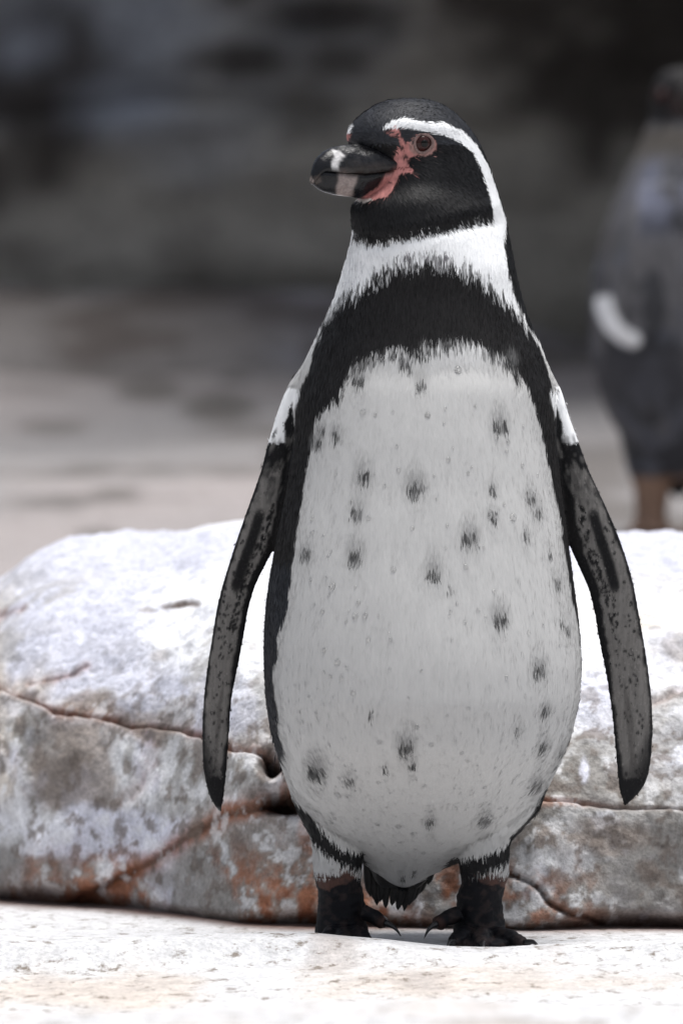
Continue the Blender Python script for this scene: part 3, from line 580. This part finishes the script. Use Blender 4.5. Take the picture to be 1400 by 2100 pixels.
idx = rng.choice(npoly, NB, p=wgt/wgt.sum()); p = pc[idx]+rng.normal(0, .0006, (NB, 3)); n = pn[idx]; bp, br = ppx[idx], prw[idx]; fl = pfl[idx]; lg = pleg[idx]
bill0 = np.array([X(770), -.075, Z(330)])
dr = np.tile(np.array([0, 0, -1.]), (NB, 1)); hdm = sm(540, 440, br)[:, None]
away = p-bill0; away /= np.linalg.norm(away, axis=1)[:, None]+1e-9
dr = dr*(1-hdm)+(away+np.array([0, 0, -.35]))*hdm
# belly feathers run slightly outward towards the flanks; flipper scales run along the flipper
dr[:, 0] += np.where(fl, np.where(bp < 800, -.35, .35)*sm(1500, 1000, br), .00055*(bp-850)*sm(700, 1000, br)*sm(1800, 1500, br))
dr += rng.normal(0, .06, (NB, 3)); dr -= n*np.sum(dr*n, 1)[:, None]; dr /= np.linalg.norm(dr, axis=1)[:, None]+1e-9
sd_ = np.cross(n, dr)
Ln = np.where(fl, .0022, np.where(br < 520, .0055, np.where(lg, .007, .0085)))*rng.uniform(.7, 1.3, NB)
Wd = np.where(fl, .0006, np.where(br < 520, .0005, .00062))*rng.uniform(.7, 1.3, NB)
lift = np.where(fl, .0002, np.where(br < 520, .00034, .00018))*rng.uniform(.3, 1.6, NB)
roll = rng.normal(0, .10, NB)[:, None]
rt = p-n*.0002; mid = p+dr*(Ln*.55)[:, None]+n*(lift*.6)[:, None]; tip = p+dr*Ln[:, None]+n*lift[:, None]
sv = sd_*Wd[:, None]+n*roll*Wd[:, None]
# body feathers lie flush: bend each blade down on to the skin
from mathutils.bvhtree import BVHTree
step = np.empty(npoly*4, np.int32); bme.polygons.foreach_get('vertices', step)
tree = BVHTree.FromPolygons(P.tolist(), step.reshape(-1, 4).tolist())
cb0 = sample(chart, bp, br).mean(1)
flush = np.where((n[:, 1] < .25) & ((~fl) | (rng.random(NB) < .6)))[0]
gap = np.where(cb0 > .3, rng.uniform(.00002, .00005, NB), rng.uniform(.00005, .00014, NB))
sv[flush] = (sd_*Wd[:, None])[flush]
for arr, ex in ((mid, 0), (tip, .00003)):
    for i in flush:
        h = tree.find_nearest(arr[i])
        if h[0] is not None: arr[i] = np.array(h[0])+np.array(h[1])*(gap[i]+ex)
V4 = np.stack([rt, mid-sv, tip, mid+sv], 1).reshape(-1, 3)
base = np.arange(NB)*4; F3 = np.concatenate([np.stack([base, base+1, base+2], 1), np.stack([base, base+2, base+3], 1)])
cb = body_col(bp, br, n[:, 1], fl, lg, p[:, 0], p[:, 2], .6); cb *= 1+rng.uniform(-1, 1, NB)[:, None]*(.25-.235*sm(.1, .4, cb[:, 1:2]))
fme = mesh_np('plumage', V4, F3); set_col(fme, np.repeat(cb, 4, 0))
fo = part('plumage', fme, attr_mat('feather', .55, .22, (0, 100), 0))
nb = np.repeat(n+(sd_*rng.normal(0, .05, NB)[:, None]+dr*rng.normal(.01, .03, NB)[:, None])*np.where(cb0 > .3, .3, 1)[:, None], 4, 0); nb /= np.linalg.norm(nb, axis=1)[:, None]
fme.normals_split_custom_set_from_vertices(nb.astype(np.float32)); tag(fo, kind='stuff')

# surface lookup on the front of the body
front_ok = NR[:, 1] < 0
def on_body(cx, cr, tol=5):
    m = front_ok & (np.abs(px-cx) < tol) & (np.abs(rw-cr) < tol); i = np.where(m)[0]
    if len(i) == 0: return np.array([X(cx), 0, Z(cr)]), np.array([0, -1., 0])
    j = i[np.argmin(P[i, 1])]; return P[j], NR[i].mean(0)/np.linalg.norm(NR[i].mean(0))
# ------------------------------------------------------------------ bill
HC = 848                                                   # head axis in the elevation
hy = -34.0
Fv = np.array([-SF, -CF, 0]); Sv = np.array([CF, -SF, 0])
def mandible(name, upper):
    f0, f1 = 52, (HC-639)/SF; n = 60; k = 22; rs = []
    for i in range(n):
        u = (1-(1-i/(n-1))**1.6); f = f0+(f1-f0)*u; x = HC-SF*f
        top = np.interp(x, [637, 640, 645, 652, 665, 680, 700, 735, 760, 790, 815], [376, 358, 343, 330, 317, 309, 304, 299, 293, 298, 308])
        mou = np.interp(x, [637, 641, 648, 656, 690, 740, 790, 840], [386, 381, 366, 358, 361, 361, 352, 350])
        bot = np.interp(x, [637, 641, 646, 655, 665, 685, 715, 760, 800], [379, 384, 388, 395, 400, 405, 408, 414, 410])
        wd = np.interp(x, [637, 641, 648, 665, 684, 696, 712, 760, 790, 815], [3, 9, 16, 25, 29, 29, 33, 44, 50, 46])
        c = np.array([X(HC), hy*S, 0])+Fv*f*S
        th = np.linspace(0, np.pi, k)
        if upper: hgt = mou-(mou-top)*np.sin(th)**.75
        else: hgt = np.minimum(mou+1.2, bot-2)+(bot-np.minimum(mou+1.2, bot-2))*np.sin(th)**.8
        wq = wd*(1 if upper else .9)
        loop = [c+Sv*(wq*np.cos(t)*(1-(.12+.25*min(1, max(0, (x-680)/80)))*np.sin(t)))*S+np.array([0, 0, Z(h)]) for t, h in zip(th, hgt)]
        rs.append(np.array(loop))
    s = Soup(); s.rings(rs); vv = s.v[0]; sd2 = (vv-np.array([X(HC), hy*S, 0]))@Sv
    rdg = fbm(PX(vv[:, 0])/26+ROW(vv[:, 2])/16, PX(vv[:, 0])/90-ROW(vv[:, 2])/70, sd2*300, 3, 161)-.5      # wrinkled side plates
    s.v[0] = vv+np.sign(sd2)[:, None]*Sv*(rdg*.0060*sm(668, 720, PX(vv[:, 0])))[:, None]; me = s.mesh(name)
    v = np.empty(len(me.vertices)*3, np.float32); me.vertices.foreach_get('co', v); v = v.reshape(-1, 3).astype(float)
    bp_, br_ = PX(v[:, 0]), ROW(v[:, 2]); c = sample(bchart, bp_, br_)
    # the chart shows the bird's left side; mirror it for the far side
    rel = v-np.array([X(HC), hy*S, 0]); sco = rel@Sv
    far = sco < -.003; mx = v-2*sco[:, None]*Sv; c[far] = sample(bchart, PX(mx[far, 0]), br_[far])
    # streaky horn
    c *= (.8+.5*fbm(v[:, 0]*300, v[:, 2]*500, v[:, 1]*300, 3, 171))[:, None]
    set_col(me, c); return me
hornm = attr_mat('bill_horn', .24, .30, (.0006, 420), .2, (1, 1, 1.6))
ub = part('upper_bill', mandible('upper_bill', True), hornm); lb = part('lower_bill', mandible('lower_bill', False), hornm)

# ------------------------------------------------------------------ eyes
def sphere(name, c, r, mat, parent, seg=32):
    bm = bmesh.new(); bmesh.ops.create_uvsphere(bm, u_segments=seg, v_segments=seg//2, radius=r); me = bpy.data.meshes.new(name); bm.to_mesh(me); bm.free()
    return me
eye_m = plain_mat('eye_iris', (.030, .010, .009), .10, .22, None, .3); pup_m = plain_mat('eye_pupil', (.003, .003, .003), .08, .25); lid_m = plain_mat('eyelid_skin', (.19, .125, .115), .6, .3, (.0004, 700), .3)
def frame(nrm):
    q = Vector(nrm).to_track_quat('Z', 'Y').to_matrix(); return np.array(q)
def build_eye(pos, nrm):
    M_ = frame(nrm); r = 21*S
    cen = pos-nrm*r*.5
    th = np.linspace(0, np.pi, 24); rs = []
    for t in th[1:-1]: rs.append(np.stack([r*np.sin(t)*np.cos(a) for a in np.linspace(0, 2*np.pi, 32, endpoint=False)]))
    s = Soup(); ang = np.linspace(0, 2*np.pi, 32, endpoint=False)
    s.rings([np.stack([r*np.sin(t)*np.cos(ang), r*np.sin(t)*np.sin(ang), np.full(32, r*np.cos(t))], 1)@M_.T+cen for t in np.linspace(.03, np.pi-.03, 24)])
    e = part('eye', s.mesh('eye'), eye_m)
    s = Soup(); s.rings([np.stack([r*1.012*np.sin(t)*np.cos(ang), r*1.012*np.sin(t)*np.sin(ang), np.full(32, r*1.012*np.cos(t))], 1)@M_.T+cen for t in np.linspace(.02, .36, 8)])
    part('pupil', s.mesh('pupil'), pup_m, e)
    s = Soup(); ring = []
    R0, r0 = 20.0*S, 3.2*S
    vs_, fs_ = [], []
    A, Bn = 40, 12
    for a in np.linspace(0, 2*np.pi, A, endpoint=False):
        rr_ = R0*(1+.06*np.sin(3*a+1))
        for b in np.linspace(0, 2*np.pi, Bn, endpoint=False):
            q = np.array([(rr_+r0*np.cos(b))*np.cos(a), (rr_+r0*np.cos(b))*np.sin(a)*.95, r0*.8*np.sin(b)])
            vs_.append(M_@q+pos+nrm*.0010)
    for i in range(A):
        for j in range(Bn): fs_.append((i*Bn+j, ((i+1) % A)*Bn+j, ((i+1) % A)*Bn+(j+1) % Bn, i*Bn+(j+1) % Bn))
    part('eyelid', mesh_np('eyelid', vs_, fs_), lid_m, e)
ep, en = on_body(872, 303, 6); build_eye(ep, en)
hc = np.array([X(HC), hy*S, 0]); sc_ = (ep-hc)@Sv; fp = ep-2*sc_*Sv; fn = en-2*(en@Sv)*Sv
j = np.argmin(np.sum((P-fp)**2, 1)); build_eye(P[j], NR[j])

# ------------------------------------------------------------------ claws, tail, water drops
claw_m = plain_mat('claw_horn', (.012, .011, .012), .35, .5, (.0003, 600))
def claw(pts, r0):
    s = Soup(); n = 9; q = smooth_pts(pts, n, .1); s.tube(q, np.linspace(r0, r0*.12, n), 10); part('claw', s.mesh('claw'), claw_m)
claw([(X(790), -.022, Z(1888)), (X(803), -.026, Z(1893)), (X(814), -.029, Z(1902)), (X(821), -.030, Z(1914))], .0028)
claw([(X(893), -.032, Z(1888)), (X(882), -.036, Z(1893)), (X(874), -.039, Z(1902)), (X(868), -.040, Z(1916))], .0028)
for s_ in toes:
    for p0, p1, r0, r1 in toes[s_]:
        d = np.array([p1[0]-p0[0], p1[1]-p0[1]], float); d /= np.linalg.norm(d)
        b = np.array([X(p1[0]), p1[1]*S, .0052]); dv = np.array([d[0], d[1], 0]); claw([b-dv*.004, b+dv*.006+[0, 0, .002], b+dv*.012, b+dv*.016-[0, 0, .004]], .0030)
tail_m = plain_mat('tail_feather_black', (.014, .013, .013), .5, .4, (.0004, 500), .3)
s = Soup(); th = np.linspace(0, 2*np.pi, 28, endpoint=False)
s.rings([np.stack([X(822+a*np.cos(th)), (b0+b*np.sin(th))*S, np.full(28, Z(r))], 1) for r, a, b, b0 in ((1700, 60, 30, 150), (1750, 66, 34, 120), (1790, 64, 26, 105), (1815, 52, 16, 100), (1828, 36, 8, 98))])
tail = part('tail', s.mesh('tail'), tail_m)
tr_ = [(752, 1768, 756, 1842, 9), (760, 1775, 766, 1856, 10), (772, 1780, 774, 1866, 10), (783, 1785, 783, 1858, 9), (792, 1790, 790, 1872, 9), (802, 1792, 800, 1850, 8), (816, 1792, 806, 1866, 10), (830, 1792, 818, 1876, 10), (842, 1790, 826, 1872, 11), (856, 1786, 838, 1866, 11), (868, 1780, 850, 1858, 11), (880, 1772, 862, 1842, 11), (892, 1764, 876, 1822, 10), (764, 1778, 760, 1848, 9), (848, 1790, 832, 1878, 8)]
for k, (xa, ra, xb, rb, wd) in enumerate(tr_):
    s = Soup(); n = 12; rs = []; th = np.linspace(0, 2*np.pi, 8, endpoint=False)
    for i in range(n):
        t = i/(n-1); c = np.array([X(xa+(xb-xa)*t+3*math.sin(k*1.7)*t*t), (100+k % 3*5+14*t)*S, Z(ra+(rb-ra)*t)])
        wv = wd*(1-t**3)**.6*(.75+.4*t)+.4
        rs.append(np.stack([c[0]+wv*S*np.cos(th), c[1]+1.6*S*np.sin(th), np.full(8, c[2])], 1))
    s.rings(rs); part('tail_feather', s.mesh('tail_feather'), tail_m, tail)
m, t, b = new_mat('water'); b.inputs['Base Color'].default_value = (1, 1, 1, 1); b.inputs['Roughness'].default_value = .03; b.inputs['IOR'].default_value = 1.33; b.inputs['Transmission Weight'].default_value = 1
nz_ = N(t, 'ShaderNodeTexNoise', Scale=600.0); bp2 = N(t, 'ShaderNodeBump', Strength=.1, Distance=.0002); t.links.new(nz_.outputs['Fac'], bp2.inputs['Height']); t.links.new(bp2.outputs[0], b.inputs['Normal'])
drops = [(678, 1193, 8), (726, 1250, 6.5), (745, 1250, 6), (690, 1346, 7), (720, 1405, 6), (800, 1158, 6), (938, 757, 8), (741, 842, 6), (877, 850, 6), (750, 1297, 5), (1046, 1055, 8), (674, 1684, 7), (690, 1622, 8), (812, 1690, 7), (845, 1705, 6), (598, 1642, 9)]
for k in range(130):
    r_ = random.uniform(830, 1770); l, rr = np.interp(r_, outl[:, 0], outl[:, 1]), np.interp(r_, outl[:, 0], outl[:, 2]); drops.append((random.uniform(l+50, rr-40), r_, random.choice([2.5, 3, 3, 3.5, 4, 5])))
s = Soup(); ang = np.linspace(0, 2*np.pi, 12, endpoint=False)
for x_, r_, rad in drops:
    pp, nn = on_body(x_, r_, 4); M_ = frame(nn); rad *= .95*S; pp = pp+nn*.0003
    s.rings([np.stack([rad*np.sin(q)*np.cos(ang), rad*1.15*np.sin(q)*np.sin(ang), np.full(12, rad*.55*np.cos(q)-rad*.1)], 1)@M_.T+pp for q in np.linspace(.1, np.pi-.1, 7)])
dr_o = part('water_droplets', s.mesh('water_droplets'), m); tag(dr_o, kind='stuff')

# ------------------------------------------------------------------ second penguin, greyer, on the terrace behind the outcrop
Y2 = 4.0; S2 = S*(D+Y2)/D
def X2(p_): return (np.asarray(p_, float)-700)*S2
def Z2(r_): return H-(np.asarray(r_, float)-870)*S2
g = Soup()
o2 = np.array([(138, 1385, 1405), (142, 1366, 1424), (152, 1350, 1440), (175, 1338, 1452), (210, 1333, 1458), (245, 1330, 1456), (275, 1318, 1460), (310, 1305, 1472), (350, 1284, 1492), (410, 1258, 1520), (470, 1236, 1545), (560, 1214, 1565), (650, 1207, 1572), (740, 1210, 1572), (800, 1224, 1560), (850, 1244, 1545), (920, 1286, 1505), (965, 1320, 1465), (985, 1345, 1440)], float)
rows2 = np.r_[138, 140, 143, 148, np.arange(155, 985, 10), 985]
ring2 = []; th = np.linspace(0, 2*np.pi, 64, endpoint=False)
for r_ in rows2:
    l, rr = np.interp(r_, o2[:, 0], o2[:, 1]), np.interp(r_, o2[:, 0], o2[:, 2]); a = (rr-l)/2
    ring2.append(np.stack([X2((l+rr)/2+a*np.cos(th)), Y2+a*.9*S2*np.sin(th), np.full(64, Z2(r_))], 1))
g.rings(ring2)
def flip2(pts):                                            # (row, left, right, depth px)
    t = smooth_pts(pts, 40, .03); rs = []; q = np.linspace(0, 2*np.pi, 20, endpoint=False)
    for i, (r_, l, rr, dpt) in enumerate(t):
        hw = max((rr-l)/2, 2); rs.append(np.stack([X2((l+rr)/2+hw*np.cos(q)), Y2+(dpt+np.interp(i, [0, 8, 39], [26, 14, 6])*np.sin(q)-.35*hw*np.cos(q)*-1)*S2, np.full(20, Z2(r_))], 1))
    g.rings(rs)
flip2([(380, 1300, 1400, -120), (450, 1275, 1410, -150), (540, 1245, 1400, -165), (620, 1232, 1385, -172), (680, 1245, 1355, -172), (712, 1275, 1320, -165)])
flip2([(400, 1480, 1530, -30), (520, 1535, 1600, -20), (640, 1560, 1618, 0), (740, 1565, 1605, 10), (780, 1575, 1590, 20)])
gz2 = float(ground_z(np.array([X2(1340)]), np.array([Y2]))[0])
for cx in (1336, 1448):
    pts = [(X2(cx), Y2, Z2(900)), (X2(cx), Y2, Z2(960)), (X2(cx), Y2-.005, Z2(1000)), (X2(cx-3), Y2-.008, Z2(1050)), (X2(cx-3), Y2-.01, gz2+.012)]
    g.tube(pts, [.045, .036, .026, .022, .026], 18)
    for dx in (-.035, 0, .03): g.tube([(X2(cx-3), Y2-.005, gz2+.014), (X2(cx-3)+dx*.6, Y2-.04, gz2+.012), (X2(cx-3)+dx, Y2-.075, gz2+.006)], [.014, .011, .006], 10, .8)
raw = g.mesh('raw2'); tmp = bpy.data.objects.new('tmp', raw); C.objects.link(tmp)
md = tmp.modifiers.new('r', 'REMESH'); md.mode = 'VOXEL'; md.voxel_size = .0035; ms = tmp.modifiers.new('s', 'SMOOTH'); ms.iterations = 6; ms.factor = .5
dg = bpy.context.evaluated_depsgraph_get(); me2 = bpy.data.meshes.new_from_object(tmp.evaluated_get(dg)); me2.name = 'body'; bpy.data.objects.remove(tmp)
n2v = len(me2.vertices); Q = np.empty(n2v*3, np.float32); me2.vertices.foreach_get('co', Q); Q = Q.reshape(-1, 3).astype(float)
qx, qr = Q[:, 0]/S2+700, 870+(H-Q[:, 2])/S2
c = np.ones((n2v, 3))*np.array([.075, .079, .096])
mot = fbm(Q[:, 0]*14, Q[:, 2]*10, Q[:, 1]*14, 4, 201); mo2 = fbm(Q[:, 0]*40, Q[:, 2]*22, Q[:, 1]*40, 3, 203)
def mixc(col_, f_):
    global c
    f_ = np.clip(f_, 0, 1)[:, None]; c = c*(1-f_)+np.asarray(col_)*f_
mixc((.10, .098, .105), sm(.46, .58, mot)); mixc((.028, .029, .034), .85*sm(.50, .62, mo2)); mixc((.19, .205, .28), .8*sm(.55, .68, mot)*sm(520, 400, qr)*sm(290, 340, qr))
mixc((.095, .085, .076), sm(250, 275, qr)*sm(345, 300, qr+(qx-1400)*.1)); mixc((.085, .08, .075), .8*sm(300, 340, qr)*sm(560, 440, qr)*sm(60, 15, qx-np.interp(qr, o2[:, 0], o2[:, 1])))
mixc((.011, .010, .011), sm(262, 245, qr)); mixc((.07, .035, .03), .7*np.exp(-((qx-1398)/22)**2-((qr-212)/20)**2))
mixc((.05, .05, .058), .7*sm(715, 735, qr)*sm(900, 760, qr)); mixc((.03, .03, .034), .9*np.exp(-((qr-722)/10)**2)*sm(1290, 1320, qx))
cres = polydist(qx, qr, [(1230, 622), (1238, 648), (1252, 674), (1272, 692), (1290, 699)]); mixc((.85, .86, .88), sm(20, 11, cres)*(Q[:, 1] < Y2-.03))
mixc((.24, .15, .105), sm(968, 988, qr)); mixc((.05, .035, .03), sm(1070, 1100, qr)*.7)
set_col(me2, c); me2.materials.clear()
r2 = bpy.data.objects.new('penguin', None); C.objects.link(r2); r2.location = (X2(1392), Y2, gz2)
tag(r2, 'grey brown young penguin with white rimmed flipper standing behind the outcrop', 'penguin')
def part2(name, me, mat, parent=None):
    o = link(name, me, mat); o.parent = parent or r2
    if parent is None: o.location = -r2.location
    return o
part2('body', me2, attr_mat('young_plumage', .7, .3, (.002, 120), .2, (1, 1, .4)))
s = Soup(); s.tube([(X2(1410), Y2-.06, Z2(205)), (X2(1420), Y2-.11, Z2(208)), (X2(1428), Y2-.14, Z2(214)), (X2(1432), Y2-.155, Z2(224))], [.017, .014, .009, .003], 16, 1.2); part2('bill', s.mesh('bill'), hornm if False else plain_mat('young_bill', (.03, .027, .026), .4, .5, (.0005, 300)))
for dx, ang_ in ((-44, -.5), (44, .5)):
    bm = bmesh.new(); bmesh.ops.create_uvsphere(bm, u_segments=20, v_segments=12, radius=.009); bmesh.ops.scale(bm, vec=(1, .8, 1), verts=bm.verts); bmesh.ops.translate(bm, vec=(float(X2(1395+dx)), Y2-.042*(.9), float(Z2(198))), verts=bm.verts)
    me = bpy.data.meshes.new('eye'); bm.to_mesh(me); bm.free(); part2('eye', me, eye_m)
s = Soup(); rs = []
for i in range(12):
    t = i/11; wv = 40*(1-t**2.5)+2; q = np.linspace(0, 2*np.pi, 18, endpoint=False); rs.append(np.stack([X2(1400+wv*np.cos(q)-6*t), Y2+(60+40*t+12*(1-t)*np.sin(q))*S2+0*q, np.full(18, Z2(940+85*t))], 1))
s.rings(rs); part2('tail', s.mesh('tail'), plain_mat('young_tail', (.03, .03, .034), .6, .3, (.001, 200), .4))
print('verts', nv, 'polys', npoly)
